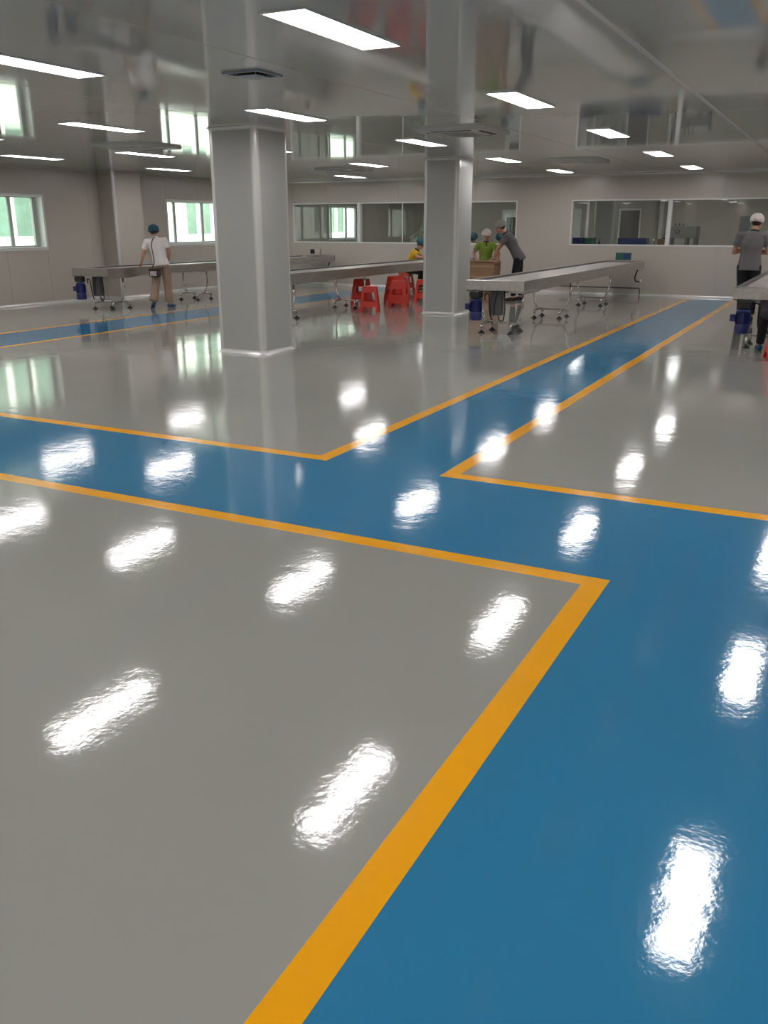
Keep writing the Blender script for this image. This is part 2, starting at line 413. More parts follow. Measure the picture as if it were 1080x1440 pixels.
# pilaster on the left wall
pl = obj('wall_pier', B(XL + .001, -14.70, 15.55, 16.45, 0, CZ, bev=.004), M_wall); tag(pl, kind='structure')
bm = NB(); cyl(bm, (-14.725, 15.575, .001), (-14.725, 15.575, CZ - .001), .05, n=20); obj('corner_trim', bm, M_trim, pl, smooth='auto')
bm = NB(); cove(bm, (-14.70, 15.58, 0), (-14.70, 16.45, 0), (1, 0, 0)); cove(bm, (-15.1, 15.55, 0), (-14.76, 15.55, 0), (0, -1, 0)); obj('base_trim', bm, M_trim, pl, smooth='auto')

# ------------------------------------------------------------------ ceiling lights
def make_light(x, y, lm=M_lamp):
    t = thing('ceiling_light', None, 'ceiling light', (x, y, CZ))
    bm = NB(); hw, hl = .15, .60; f = .012
    for a in ((-hw, hw, -hl, -hl + f), (-hw, hw, hl - f, hl), (-hw, -hw + f, -hl + f, hl - f), (hw - f, hw, -hl + f, hl - f)):
        box(bm, *a, -.012, -.0002)
    obj('frame', bm, M_frame, t)
    obj('diffuser', B(-hw + f, hw - f, -hl + f, hl - f, -.009, -.0004), lm, t)
    return t
proto_light = make_light(-2.99, 5.19)
LX = {'a': -13.3, 'b': -10.95, 'c': -8.4, 'd': -5.7, 'e': -3.02, 'f': -.38, 'g': 2.3, 'h': 5.0}
LY = {-4: -9.3, -3: -5.7, -2: -2.05, -1: 1.6, 0: 5.2, 1: 8.72, 2: 12.3, 3: 16.1, 4: 20.1}
MEAS = {'e0': (-2.99, 5.19), 'e1': (-3.0, 8.72), 'e2': (-3.02, 12.25), 'e3': (-3.11, 16.1), 'e4': (-3.19, 20.1),
        'd0': (-5.6, 5.2), 'd1': (-5.64, 8.7), 'd2': (-5.75, 12.4), 'd3': (-5.9, 16.3), 'd4': (-6.0, 20.2),
        'c1': (-8.32, 8.73), 'c2': (-8.45, 12.35), 'c3': (-8.75, 16.4), 'c4': (-8.85, 20.2), 'b1': (-10.83, 8.68),
        'b2': (-10.83, 12.3), 'b3': (-11.1, 16.2), 'b4': (-11.25, 20.1), 'a2': (-13.05, 11.9), 'a3': (-13.3, 15.8), 'a4': (-13.5, 19.8)}
LL = {'e0': 'largest glowing ceiling panel light, at top centre of the photo',
      'd0': 'big glowing ceiling panel light running off the upper left edge',
      'e1': 'glowing ceiling panel light right of the farther pillar, biggest on the right half',
      'd1': 'glowing ceiling panel light just in front of the near pillar head',
      'e2': 'glowing ceiling panel light over the right aisle, second of that row of four',
      'e3': 'glowing ceiling panel light over the right aisle, third of that row of four',
      'e4': 'glowing ceiling panel light farthest right, the smallest beside the back wall',
      'd2': 'glowing ceiling panel light at the farther pillar head, below the air conditioner',
      'd3': 'glowing ceiling panel light immediately right of the farther pillar head',
      'd4': 'small glowing ceiling panel light above the bare stretch of back wall',
      'c1': 'glowing ceiling panel light left of the near pillar, long and nearest on that side',
      'c2': 'glowing ceiling panel light mostly hidden behind the near pillar, its tip on the right',
      'c3': 'glowing ceiling panel light between the two pillars, the upper right one of the pair',
      'b4': 'glowing ceiling panel light between the two pillars, the lower left one of the pair',
      'b1': 'glowing ceiling panel light showing only its tip at the photo left edge',
      'b2': 'glowing ceiling panel light left of the near pillar, under the shut ceiling cassette',
      'a3': 'glowing ceiling panel light touching the wall head left of the near pillar',
      'a2': 'glowing ceiling panel light at the far left above the left window'}
HID = {'b3': 'glowing ceiling panel light hidden behind the near pillar', 'a4': 'glowing ceiling panel light at the back left corner of the room',
       'c4': 'glowing ceiling panel light hidden behind the farther pillar'}
first = True
for cx_, X_ in LX.items():
    for k, Y_ in LY.items():
        key = cx_ + str(k); x, y = MEAS.get(key, (X_, Y_))
        if first: t = proto_light; first = False; t.location = (x, y, CZ)
        else: t = copy_tree(proto_light); t.location = (x, y, CZ)
        lab = LL.get(key) or HID.get(key) or 'glowing ceiling panel light outside the picture'
        tag(t, lab, 'ceiling light', 'flush ceiling lights in a grid')

# ------------------------------------------------------------------ air conditioners and vent
def cassette(x, y, label, slots=True):
    t = thing('air_conditioner', label, 'air conditioner', (x, y, CZ), 0, 'ceiling cassette air conditioners')
    bm = NB(); h = .475
    lathe_pts = None
    v0 = [(-h, -h), (h, -h), (h, h), (-h, h)]
    A = [bm.verts.new((a, b, -.0005)) for a, b in v0]; C = [bm.verts.new((a * .97, b * .97, -.035)) for a, b in v0]
    bm.faces.new(A); bm.faces.new(C[::-1])
    for i in range(4): bm.faces.new((A[i], A[(i + 1) % 4], C[(i + 1) % 4], C[i]))
    obj('cover', bm, M_acw, t)
    gr = obj('grille', B(-.23, .23, -.23, .23, -.040, -.0352, bev=.003), M_acw, t)
    for k in range(9): obj('grille_slot', B(-.2, .2, -.2 + k * .047, -.192 + k * .047, -.0412, -.0401), M_void if slots else M_acw, gr)
    for s in (-1, 1):
        for ax in (0, 1):
            a = (-.27, .27, s * .36 - .022, s * .36 + .022) if ax == 0 else (s * .36 - .022, s * .36 + .022, -.27, .27)
            obj('air_slot', B(*a, -.0375, -.0352), M_void if slots else M_acw, t)
            b = (-.25, .25, s * .33 - .01, s * .33 + .01) if ax == 0 else (s * .33 - .01, s * .33 + .01, -.25, .25)
            obj('louvre', B(*b, -.047, -.0353, bev=.002), M_acw, t)
cassette(-4.62, 11.15, 'white ceiling cassette air conditioner with dark slots above the farther pillar')
cassette(-9.85, 11.0, 'white ceiling cassette air conditioner left of the near pillar', slots=False)
cassette(-9.95, 17.5, 'white ceiling cassette air conditioner between the pillars near the back wall')
cassette(-4.75, 17.1, 'faint white ceiling cassette air conditioner right of the farther pillar', slots=False)
t = thing('air_vent', 'small grey-blue square ceiling vent in front of the near pillar', 'vent', (-4.4, 6.3, CZ))
bm = NB(); h = .17
for a in ((-h, h, -h, -h + .03), (-h, h, h - .03, h), (-h, -h + .03, -h + .03, h - .03), (h - .03, h, -h + .03, h - .03)): box(bm, *a, -.014, -.0005)
obj('frame', bm, M_vent, t)
obj('duct_opening', B(-h + .03, h - .03, -h + .03, h - .03, -.003, -.0005), M_void, t)
obj('diffuser_plate', B(-.105, .105, -.105, .105, -.028, -.022, bev=.003), M_vent, t)
bm = NB()
for a in ((-.09, -.09), (.09, -.09), (.09, .09), (-.09, .09)): cyl(bm, (a[0], a[1], -.0215), (a[0], a[1], -.0032), .006, n=8)
obj('bracket', bm, M_vent, t)

# ------------------------------------------------------------------ conveyors
TZ = .80; CW = .46     # top height, half width
def leveling_foot(x, y, parent):
    bm = NB(); lathe(bm, [(.052, 0), (.052, .008), (.030, .022), (.013, .036), (.012, .05)], (x, y, 0), 16)
    f = obj('levelling_foot', bm, M_black, parent, smooth='auto')
    bm = NB(); cyl(bm, (x, y, .051), (x, y, .10), .010, n=10); obj('threaded_stem', bm, M_steel, f)
def conveyor(cx_, y0, L, label, screen, motor=True, off=0.):
    t = thing('conveyor', label, 'conveyor', (cx_, y0, 0), 0, 'long steel sorting conveyors')
    for s in (-1, 1):
        bm = NB(); poly = [(s * CW, TZ - .17), (s * CW, TZ), (s * (CW - .05), TZ), (s * (CW - .05), TZ - .004), (s * (CW - .006), TZ - .012), (s * (CW - .006), TZ - .166), (s * (CW - .03), TZ - .166), (s * (CW - .03), TZ - .17)]
        prism(bm, poly, .012, L); obj('side_panel', bm, M_steel, t)
        obj('guide_rail', B(s * (CW - .058) - .004, s * (CW - .058) + .008, .25, L - .3, TZ - .055, TZ - .0045, bev=.003), M_box if s < 0 else M_steel, t)  # left rail coloured dark: paints the shadow inside that edge
    obj('end_panel', B(-CW, CW, 0, .011, TZ - .15, TZ - .001, bev=.003), M_steel, t)
    obj('end_panel', B(-CW, CW, L + .001, L + .02, TZ - .14, TZ - .005, bev=.003), M_black, t)
    obj('hood_plate', B(-CW + .051, CW - .051, .012, .24, TZ - .008, TZ - .002, bev=.002), M_steel, t)
    obj('gusset', B(CW + .001, CW + .008, .02, .75, TZ - .19, TZ - .15, bev=.002), M_steel, t)
    bm = NB(); prev = None                                      # belt: closed loop over two rollers
    prof = [(.30 + .055 * math.cos(a), TZ - .085 + .055 * math.sin(a)) for a in [PI / 2 + PI * k / 8 for k in range(9)]] + [(L - .12 + .055 * math.cos(a), TZ - .085 + .055 * math.sin(a)) for a in [-PI / 2 + PI * k / 8 for k in range(9)]]
    prism(bm, prof, -CW + .07, CW - .07, 'X'); obj('belt', bm, M_belt, t)
    for yc in (.30, L - .12):
        bm = NB(); cyl(bm, (-CW + .007, yc, TZ - .085), (CW - .007, yc, TZ - .085), .018, n=12); obj('roller_shaft', bm, M_steel2, t)
    n = 0
    for yc in (.35 + off, 2.98 + off, 5.95 + off):
        fr = obj('leg_frame', B(-.34, .34, yc - .025, yc + .025, TZ - .20, TZ - .1705), M_steel, t)
        for s in (-1, 1):
            bm = NB(); tube(bm, bend([(s * .33, yc, TZ - .2), (s * .345, yc, .36), (s * .25, yc, .135)], .12, 6), .019, 12); obj('leg', bm, M_steel2, fr, smooth=True)
            bm = NB(); tube(bm, bend([(s * .235, yc - .235, .075), (s * .235, yc - .235, .125), (s * .235, yc - .1, .14), (s * .235, yc + .1, .14), (s * .235, yc + .235, .125), (s * .235, yc + .235, .075)], .05, 5), .022, 12)
            obj('foot_bar', bm, M_steel2, fr, smooth=True)
            for d in (-.235, .235): leveling_foot(s * .235, yc + d, fr)
        bm = NB(); cyl(bm, (-.215, yc, .14), (.215, yc, .14), .013, n=10); obj('crossbar', bm, M_steel2, fr, smooth='auto')
    if motor:
        m = thing('motor', None, None); m.parent = t; m.location = (-.31, .03, 0)
        bm = NB(); box(bm, -.075, .075, -.06, .08, TZ - .27, TZ - .16, bev=.012); cyl(bm, (-.09, .0, TZ - .21), (.09, 0, TZ - .21), .05, n=14)
        obj('gearbox', bm, M_black, m)
        bm = NB(); lathe(bm, [(.05, TZ - .275), (.085, TZ - .285), (.092, TZ - .30)], (0, .01, 0), 18); lathe(bm, [(.092, TZ - .301), (.08, TZ - .33), (.08, TZ - .54), (.072, TZ - .56)], (0, .01, 0), 18)
        for k in range(18):
            a = 2 * PI * k / 18; c, s_ = math.cos(a), math.sin(a)
            M = Matrix.Translation((0, .01, 0)) @ Matrix.Rotation(a, 4, 'Z')
            box(bm, .078, .096, -.004, .004, TZ - .47, TZ - .325, M=M)
        obj('housing', bm, M_mblue, m)
        bm = NB(); lathe(bm, [(.09, TZ - .48), (.097, TZ - .50), (.097, TZ - .585), (.088, TZ - .60), (.03, TZ - .603)], (0, .01, 0), 20); obj('fan_cover', bm, M_mblue, m, smooth='auto')
        obj('terminal_box', B(-.16, -.085, -.045, .045, TZ - .44, TZ - .35, bev=.006), M_mblue, m)
        obj('control_box', B(-.13, .05, .17, .29, TZ - .53, TZ - .171, bev=.006), M_box, t)
        bm = NB(); tube(bm, bend([(-.20, .13, TZ - .30), (-.19, .10, TZ - .2), (-.13, .12, TZ - .21), (-.12, .14, TZ - .5), (-.08, .14, TZ - .6)], .08, 6), .011, 8); obj('cable', bm, M_cable, t, smooth=True)
        bm = NB(); tube(bm, bend([(-.01, .23, TZ - .531), (.01, .23, TZ - .62), (.07, .24, TZ - .62), (.09, .24, TZ - .45), (.07, .25, TZ - .171)], .06, 6), .010, 8); obj('cable', bm, M_cable, t, smooth=True)
        bm = NB(); tube(bm, [(.0, .13, TZ - .171), (-.05, .15, TZ - .35), (-.06, .15, TZ - .54)], .007, 8); obj('cable', bm, M_cable, t, smooth=True)
    # hook-shaped drain pipe at the far end
    bm = NB(); tube(bm, bend([(CW - .1, L - .1, TZ - .171), (CW - .16, L - .12, TZ - .36), (CW - .13, L - .14, TZ - .46), (CW - .03, L - .14, TZ - .46)], .07, 6), .016, 10); obj('hook_pipe', bm, M_cable, t, smooth=True)
    bm = NB(); sph(bm, (CW - .01, L - .14, TZ - .435), .03); obj('pipe_cap', bm, M_frame, t, smooth=True)
    return t
Y0 = 12.87
cA = conveyor(-13.07, 12.98, 8.6, 'long steel conveyor along the left wall, beside the white-shirted woman', 'dark', off=.18)
cB = conveyor(-8.98, 13.0, 8.6, 'long steel conveyor between the pillars with red stools beside it', 'none')
cC = conveyor(-4.73, Y0, 8.65, 'long steel conveyor right of the farther pillar, reaching to the back wall', 'blue')
cD = conveyor(-.88, Y0, 8.6, 'steel conveyor cut off by the right edge of the photo', 'none')
def panel_box(x, y, label, cols):
    t = thing('display_box', label, 'display', (x, y, TZ + .0))
    obj('case', B(-.17, .17, -.04, .04, .03, .19, bev=.006), cols[0], t)
    obj('screen', B(-.14, .0, -.0435, -.0405, .055, .17), cols[1], t); obj('screen', B(.005, .15, -.0435, -.0405, .055, .17), cols[2], t)
    bm = NB(); cyl(bm, (-.1, 0, .0), (-.1, 0, .03), .012, n=10); cyl(bm, (.1, 0, .0), (.1, 0, .03), .012, n=10); obj('bracket', bm, M_steel, t)
    obj('mounting_plate', B(-.4, .4, -.05, .05, -.003, .0035), M_steel, t)
panel_box(-12.75 - .17, 21.1, 'small box with a dark screen on the far end of the left-wall conveyor', (M_steel, M_screen, M_bagp))
panel_box(-4.73 + .08, 21.05, 'small green and blue box standing on the far end of the right conveyor', (M_gcrate, M_gcrate, M_bcrate))
# low dark bar along the back wall
bm = NB(); tube(bm, bend([(-6.3, 21.72, .17), (-4.36, 21.72, .17), (-4.36, 21.72, 0.002)], .04, 4), .016, 10)
tag(obj('low_bar', bm, M_box, smooth=True), 'thin dark bar low along the back wall behind the right conveyor', 'pipe')

# ------------------------------------------------------------------ plastic stools
def make_stool(m):
    t = thing('plastic_stool', None, None)
    H_, a, b = .475, .135, .20          # height, half top, half foot
    def hw(z): return b + (a - b) * z / H_
    bm = NB(); box(bm, -a, a, -a, a, H_ - .012, H_, bev=.006)
    # apron below the seat
    rings = []
    for z in (H_ - .012, .365):
        w = hw(z); rings.append([(-w, -w, z), (w, -w, z), (w, w, z), (-w, w, z)])
    for i in range(4):
        j = (i + 1) % 4
        o = [bm.verts.new(p) for p in (rings[0][i], rings[0][j], rings[1][j], rings[1][i])]; bm.faces.new(o)
        s = .97; q = [bm.verts.new((p[0] * s, p[1] * s, p[2])) for p in (rings[0][i], rings[0][j], rings[1][j], rings[1][i])]; bm.faces.new(q[::-1])
        bm.faces.new((o[3], o[2], q[2], q[3]))
    obj('seat', bm, m, t)
    th = .005
    def panel(bm, pts, R):
        # pts in (u,z) on face y=-hw(z); thickness inwards
        A = [bm.verts.new(R @ Vector((u, -hw(z), z))) for u, z in pts]; C = [bm.verts.new(R @ Vector((u, -hw(z) + th, z))) for u, z in pts]
        bm.faces.new(A[::-1]); bm.faces.new(C); n = len(pts)
        for i in range(n): bm.faces.new((A[i], A[(i + 1) % n], C[(i + 1) % n], C[i]))
    for k in range(4):
        R = Matrix.Rotation(k * PI / 2, 3, 'Z'); R2 = Matrix.Rotation((k + 1) * PI / 2, 3, 'Z')
        bm = NB(); z0, z1 = 0, .366
        iw = lambda z: hw(z) - (.072 - .02 * z / .36)
        panel(bm, [(iw(z0), z0), (hw(z0), z0), (hw(z1), z1), (iw(z1), z1)], R)
        panel(bm, [(-hw(z0), z0), (-iw(z0), z0), (-iw(z1), z1), (-hw(z1), z1)], R2)
        obj('leg', bm, m, t)
        bm = NB(); panel(bm, [(-iw(.095) + .0, .105), (-iw(.1) * .6, .085), (iw(.1) * .6, .085), (iw(.095), .105), (iw(.205), .205), (-iw(.205), .205)], R)
        obj('crossbar', bm, m, t)
    return t
st0 = make_stool(M_red)
def stool(x, y, z, rz, label, src=st0, group='red plastic stools'):
    t = copy_tree(src); t.location = (x, y, z); t.rotation_euler = (0, 0, rz); return tag(t, label, 'stool', group)
st0.location = (-8.18, 15.32, 0); st0.rotation_euler = (0, 0, .42)
tag(st0, 'single red plastic stool standing nearest between the pillars', 'stool', 'red plastic stools')
stool(-9.12, 16.72, 0, .25, 'red plastic stool half hidden behind the nearest single stool, bottom of its pair')
stool(-9.12, 16.72, .045, .25, 'red plastic stool half hidden behind the nearest single stool, top of its pair')
stool(-8.1, 16.42, 0, .30, 'red plastic stool at the bottom of the front stack between the pillars')
stool(-8.1, 16.42, .05, .30, 'red plastic stool on top of the front stack between the pillars')
for k in range(3):
    stool(-8.48, 17.05, .05 * k, .1, ['red plastic stool at the bottom of the taller stack behind the front stack', 'red plastic stool in the middle of the taller stack behind the front stack', 'red plastic stool on top of the taller stack behind the front stack'][k])
stool(-8.16, 17.75, 0, .35, 'red plastic stool partly hidden by the left edge of the farther pillar')
stool(-9.0, 18.25, 0, .1, 'red plastic stool under the conveyor behind the leg, left of the farther pillar')
stool(-9.95, 20.55, 0, .1, 'red plastic stool under the yellow-shirted worker')
stool(-.60, 12.02, 0, .2, 'red plastic stool at the right edge of the photo under the seated worker')

# ------------------------------------------------------------------ cartons
for k in range(4):
    dx = [.0, .01, -.01, .0][k]; bz = .2165
    t = thing('cardboard_box', ['brown cardboard box at the bottom of the carton stack', 'brown cardboard box second from the floor in the carton stack', 'brown cardboard box just under the topmost carton', 'open brown cardboard box on top of the carton stack, under the hands of two workers'][k], 'box', (-7.02 + dx, 18.42, bz * k), [.0, .03, -.02, .01][k], 'stacked brown cartons')
    obj('carton', B(-.29, .29, -.21, .21, .001, bz - .002, bev=.004), M_card, t)
    obj('tape', B(-.288, .288, -.2118, -.2102, bz * .5 - .02, bz * .5 + .01), M_tape, t)
    if k == 3:
        bm = NB(); box(bm, -.30, .30, -.33, -.205, bz - .002, bz + .002, M=None); 
        obj('flap', B(.291, .35, -.20, .20, bz - .05, bz - .046), M_card, t)
        obj('flap', B(-.28, .28, -.245, -.2115, bz - .012, bz - .004), M_tape, t); bm.free()

# ------------------------------------------------------------------ people
def remesh(bm, voxel, sm=3, name='tmp', mat_=None, sf=.5):
    me = bpy.data.meshes.new(name); bmesh.ops.recalc_face_normals(bm, faces=bm.faces[:]); bm.to_mesh(me); bm.free()
    o = bpy.data.objects.new('tmp', me); COL.objects.link(o)
    r = o.modifiers.new('r', 'REMESH'); r.mode = 'VOXEL'; r.voxel_size = voxel
    if sm: s = o.modifiers.new('s', 'SMOOTH'); s.iterations = sm; s.factor = sf
    dg = bpy.context.evaluated_depsgraph_get(); dg.update()
    out = bpy.data.meshes.new_from_object(o.evaluated_get(dg)); out.name = name
    bpy.data.objects.remove(o); bpy.data.meshes.remove(me)
    for p in out.polygons: p.use_smooth = True
    out.materials.clear(); out.materials.append(mat_); return out
def limb(bm, pr, balls=(True, True), n=14):
    """tapered limb through (point, radius) pairs with spheres at inner joints"""
    for (p, r), (q, s) in zip(pr[:-1], pr[1:]): cyl(bm, p, q, r, s, n)
    for i, (p, r) in enumerate(pr):
        if (i == 0 and not balls[0]) or (i == len(pr) - 1 and not balls[1]): continue
        sph(bm, p, r, u=n, v=10)
def loft(bm, rings, right, n=20):
    prev = None
    for i, (c, hw_, hd) in enumerate(rings):
        c = Vector(c); a = Vector(rings[max(i - 1, 0)][0]); b = Vector(rings[min(i + 1, len(rings) - 1)][0])
        t = (b - a).normalized(); R = (right - t * right.dot(t)).normalized(); F = R.cross(t) * -1
        ring = [bm.verts.new(c + R * hw_ * math.cos(2 * PI * k / n) + F * hd * math.sin(2 * PI * k / n)) for k in range(n)]
        if prev:
            for k in range(n): bm.faces.new((prev[k], prev[(k + 1) % n], ring[(k + 1) % n], ring[k]))
        else: bm.faces.new(ring[::-1])
        prev = ring
    bm.faces.new(prev)
def V(*a): return Vector(a)
def person(label, loc, rz, J, shirt, trousers, net, shoes=M_shoe, collar=None, s=1., fem=False, voxel=.0075, ns=1., wide_trousers=0., face=True, hem=.0, cuff=.62):
    """J: pelvis, chest, neck, head, look (dir), lean-right vector, sho/elb/wri/hip/kne/ank for L,R, toe dirs"""
    t = thing('person', label, 'person', loc, rz)
    X = V(1, 0, 0)
    pel, che, nek, hed = (V(*J[k]) for k in ('pelvis', 'chest', 'neck', 'head'))
    look = V(*J.get('look', (0, 1, 0))).normalized()
    shw = (V(*J['shoR']) - V(*J['shoL'])).length / 2
    rt = (V(*J['shoR']) - V(*J['shoL'])).normalized()
    bw, cw = .155 * s, .155 * s
    waist = pel.lerp(che, .5)
    def torso(bm, off=0., low=0.):
        dn = (pel - waist).normalized()
        loft(bm, [(pel + dn * (.08 * s + low), bw * 1.0 + off * 1.3, .115 * s + off * 1.3), (pel, bw + off, .112 * s + off), (pel.lerp(waist, .6), bw * .90 + off, .098 * s + off), (waist.lerp(che, .3), bw * .88 + off, .094 * s + off),
                  (waist.lerp(che, .8), cw * 1.0 + off, .108 * s + off), (che.lerp(nek, .35), cw * 1.02 + off, .105 * s + off), (che.lerp(nek, .72), cw * .86 + off, .082 * s + off), (che.lerp(nek, .96), .075 * s + off * .6, .062 * s + off * .6)], rt)
    # --- body: one continuous surface
    bm = NB(); torso(bm)
    up = (hed - nek).normalized()
    limb(bm, [(nek - up * .03, .052 * s), (hed - up * .06 * s, .048 * s)])
    q = look.to_track_quat('Y', 'Z').to_matrix()
    hs = s
    def hp(x, y, z): return hed + q @ V(x * hs, y * hs, z * hs)
    sph(bm, hp(0, -.012, .03), .088 * hs, (.86, 1.06, .98), q, 20, 14)
    sph(bm, hp(0, .030, -.025), .066 * hs, (.86, .92, 1.15), q, 18, 12)
    sph(bm, hp(0, .048, -.078), .030 * hs, (1.0, .9, .75), q)
    cyl(bm, hp(0, .084, .022), hp(0, .108, -.018), .006 * hs, .012 * hs, 8); sph(bm, hp(0, .103, -.020), .0135 * hs, (1.15, 1, .8), q)
    sph(bm, hp(0, .083, .040), .03 * hs, (1.5, .35, .3), q)
    sph(bm, hp(0, .084, -.052), .020 * hs, (1.2, .6, .45), q)
    for e in (-1, 1): sph(bm, hp(e * .078, -.005, .0), .030 * hs, (.3, .6, 1.0), q); sph(bm, hp(e * .04, .06, -.02), .03 * hs, (1, .8, .9), q)
    for sd in ('L', 'R'):
        e = -1 if sd == 'L' else 1
        S, E, Wr = V(*J['sho' + sd]), V(*J['elb' + sd]), V(*J['wri' + sd])
        limb(bm, [(S, .053 * s), (S.lerp(E, .35), .046 * s), (E, .037 * s), (E.lerp(Wr, .3), .039 * s), (Wr, .025 * s)])
        limb(bm, [(che.lerp(nek, .6), .06 * s), (S, .05 * s)])
        # hand
        fd = V(*J['hand' + sd]).normalized() if 'hand' + sd in J else (Wr - E).normalized()
        pn = V(*J['palm' + sd]).normalized() if 'palm' + sd in J else V(0, 0, -1)
        side = fd.cross(pn)
        if side.length < .1: side = V(e, 0, 0)
        side.normalize(); pn = side.cross(fd).normalized()
        if side.dot(rt) * e > 0: thumb_side = -side
        else: thumb_side = side
        R = Matrix((side, fd, pn)).transposed()
        sph(bm, Wr + fd * .050 * s, .046 * s, (.88, 1.1, .34), R, 14, 10)
        for k, (ln, w) in enumerate(((.066, .33), (.075, .11), (.070, -.11), (.055, -.33))):
            sidew = thumb_side * (w * .105 * s)
            p0 = Wr + fd * .080 * s + sidew; p1 = p0 + (fd * .85 + pn * .25 + thumb_side * w * .25).normalized() * ln * .45 * s; p2 = p1 + (fd * .65 + pn * .6).normalized() * ln * .35 * s; p3 = p2 + (fd * .4 + pn * .85).normalized() * ln * .25 * s
            limb(bm, [(p0 - fd * .02, .0105 * s), (p1, .0095 * s), (p2, .0088 * s), (p3, .0078 * s)], n=8)
        p0 = Wr + fd * .028 * s + thumb_side * .024 * s; p1 = p0 + (fd * .6 + thumb_side * .75 + pn * .2).normalized() * .035 * s; p2 = p1 + (fd * .9 + thumb_side * .3 + pn * .3).normalized() * .030 * s
        limb(bm, [(p0, .015 * s), (p1, .012 * s), (p2, .0095 * s)], n=8)
        Hp, K, A = V(*J['hip' + sd]), V(*J['kne' + sd]), V(*J['ank' + sd])
        limb(bm, [(Hp, .082 * s), (Hp.lerp(K, .4), .075 * s), (K, .053 * s), (K.lerp(A, .3), .052 * s), (A, .035 * s)])
        toe = V(*J.get('toe' + sd, (0, 1, 0))).normalized()
        limb(bm, [(A - V(0, 0, .03), .034 * s), (A + toe * .12 * s + V(0, 0, -.055 * s), .026 * s)])
    obj('body', remesh(bm, voxel, 2, 'body', M_skin), M_skin, t)
    # --- shirt
    bm = NB(); torso(bm, .020 * s, hem)
    for sd in ('L', 'R'):
        S, E = V(*J['sho' + sd]), V(*J['elb' + sd]); c_ = S.lerp(E, cuff)
        limb(bm, [(S, .066 * s), (c_, .066 * s)], (True, False)); limb(bm, [(che.lerp(nek, .55), .078 * s), (S, .066 * s)])
    obj('shirt', remesh(bm, .011, 4, 'shirt', shirt), shirt, t)
    bm = NB(); sph(bm, nek + V(0, 0, .0), .073 * s, (1.0, .95, .42), (nek - che).to_track_quat('Z', 'Y').to_matrix())
    if collar:
        f_ = look.copy(); f_.z = 0; f_.normalize()
        if face and J.get('placket'): box(bm, -.014, .014, 0, .012, -.17, 0, M=Matrix.Translation(nek + V(0, .098 * s, -.02)) @ Matrix.Rotation(-.14, 4, 'X'))
    obj('collar', bm, collar or shirt, t, smooth='auto')
    # --- trousers
    bm = NB(); dn = (pel - waist).normalized()
    loft(bm, [(pel - dn * .045, bw * .93 + .013, .104 * s + .012), (pel, bw + .014, .118 * s + .012), (pel + dn * .09 * s, bw * .95 + .014, .112 * s + .012)], rt)
    for sd in ('L', 'R'):
        Hp, K, A = V(*J['hip' + sd]), V(*J['kne' + sd]), V(*J['ank' + sd]); w = wide_trousers
        e_ = K.lerp(A, J.get('ths', .93))
        limb(bm, [(Hp, .096 * s), (Hp.lerp(K, .4), (.088 + w * .3) * s), (K, (.066 + w * .6) * s), (e_, (.058 + w) * s)], (True, False))
    obj('trousers', remesh(bm, .011, 4, 'trousers', trousers), trousers, t)
    # --- shoes
    for sd in ('L', 'R'):
        A = V(*J['ank' + sd]); toe = V(*J.get('toe' + sd, (0, 1, 0))).normalized(); q2 = toe.to_track_quat('Y', 'Z').to_matrix()
        bm = NB(); bz = A - V(0, 0, .045 * s) if abs(toe.z) < .3 else A - V(0, 0, .03 * s)
        sph(bm, bz + q2 @ V(0, -.01, 0), .05 * s, (.9, 1.1, .95), q2); sph(bm, bz + q2 @ V(0, .095, -.008) * s, .05 * s, (.95, 1.9, .7), q2); sph(bm, bz + q2 @ V(0, .04, .0) * s, .05 * s, (.9, 1.6, .85), q2)
        mm = remesh(bm, .009, 2, 'shoe', shoes)
        if abs(toe.z) < .3:
            for v in mm.vertices: v.co.z = max(v.co.z, .003)
        obj('shoe', mm, shoes, t)
    # --- hair, net, face
    bm = NB(); sph(bm, hp(0, -.020, .034), .092 * hs, (.90, 1.0, .98), q, 18, 12)
    if not fem: obj('hair', bm, M_hair, t, smooth=True)
    else:
        sph(bm, hp(0, -.085, .01), .045 * hs, (1.0, .8, .9), q); obj('hair', bm, M_hair, t, smooth=True)
    if net:
        bm = NB(); sph(bm, hp(0, -.022, .052), .120 * hs * ns, (.98, 1.08, .92), q, 24, 16)
        for v in bm.verts:
            l = q.transposed() @ (v.co - hed)
            if l.z < .012 * hs: v.co += q @ V(0, 0, (.012 * hs - l.z) * (.95 if l.y > .02 else .7))
            v.co += v.co.normalized() * 0 + (v.co - hed).normalized() * .010 * noise.noise(v.co * 28)
        nt_ = obj('hair_net', bm, net, t, smooth=True)
        bm = NB(); n = 24; pts = [hp(.094 * math.cos(2 * PI * k / n), -.020 + .100 * math.sin(2 * PI * k / n), .014) for k in range(n + 1)]
        tube(bm, pts, .006 * hs, 6, False); obj('elastic_band', bm, net, nt_, smooth=True)
    if face:
        for e in (-1, 1):
            bm = NB(); sph(bm, hp(e * .032, .0835, .006), .010 * hs, (1.3, .7, .6), q, 10, 8); obj('eye', bm, M_eye, t, smooth=True)
            bm = NB(); tube(bm, [hp(e * .015, .094, .024), hp(e * .034, .090, .029), hp(e * .050, .078, .023)], .0035 * hs, 6); obj('eyebrow', bm, M_hair, t, smooth=True)
        bm = NB(); sph(bm, hp(0, .0955, -.052), .016 * hs, (1.35, .4, .38), q, 12, 8); obj('mouth', bm, M_lips, t, smooth=True)
    return t

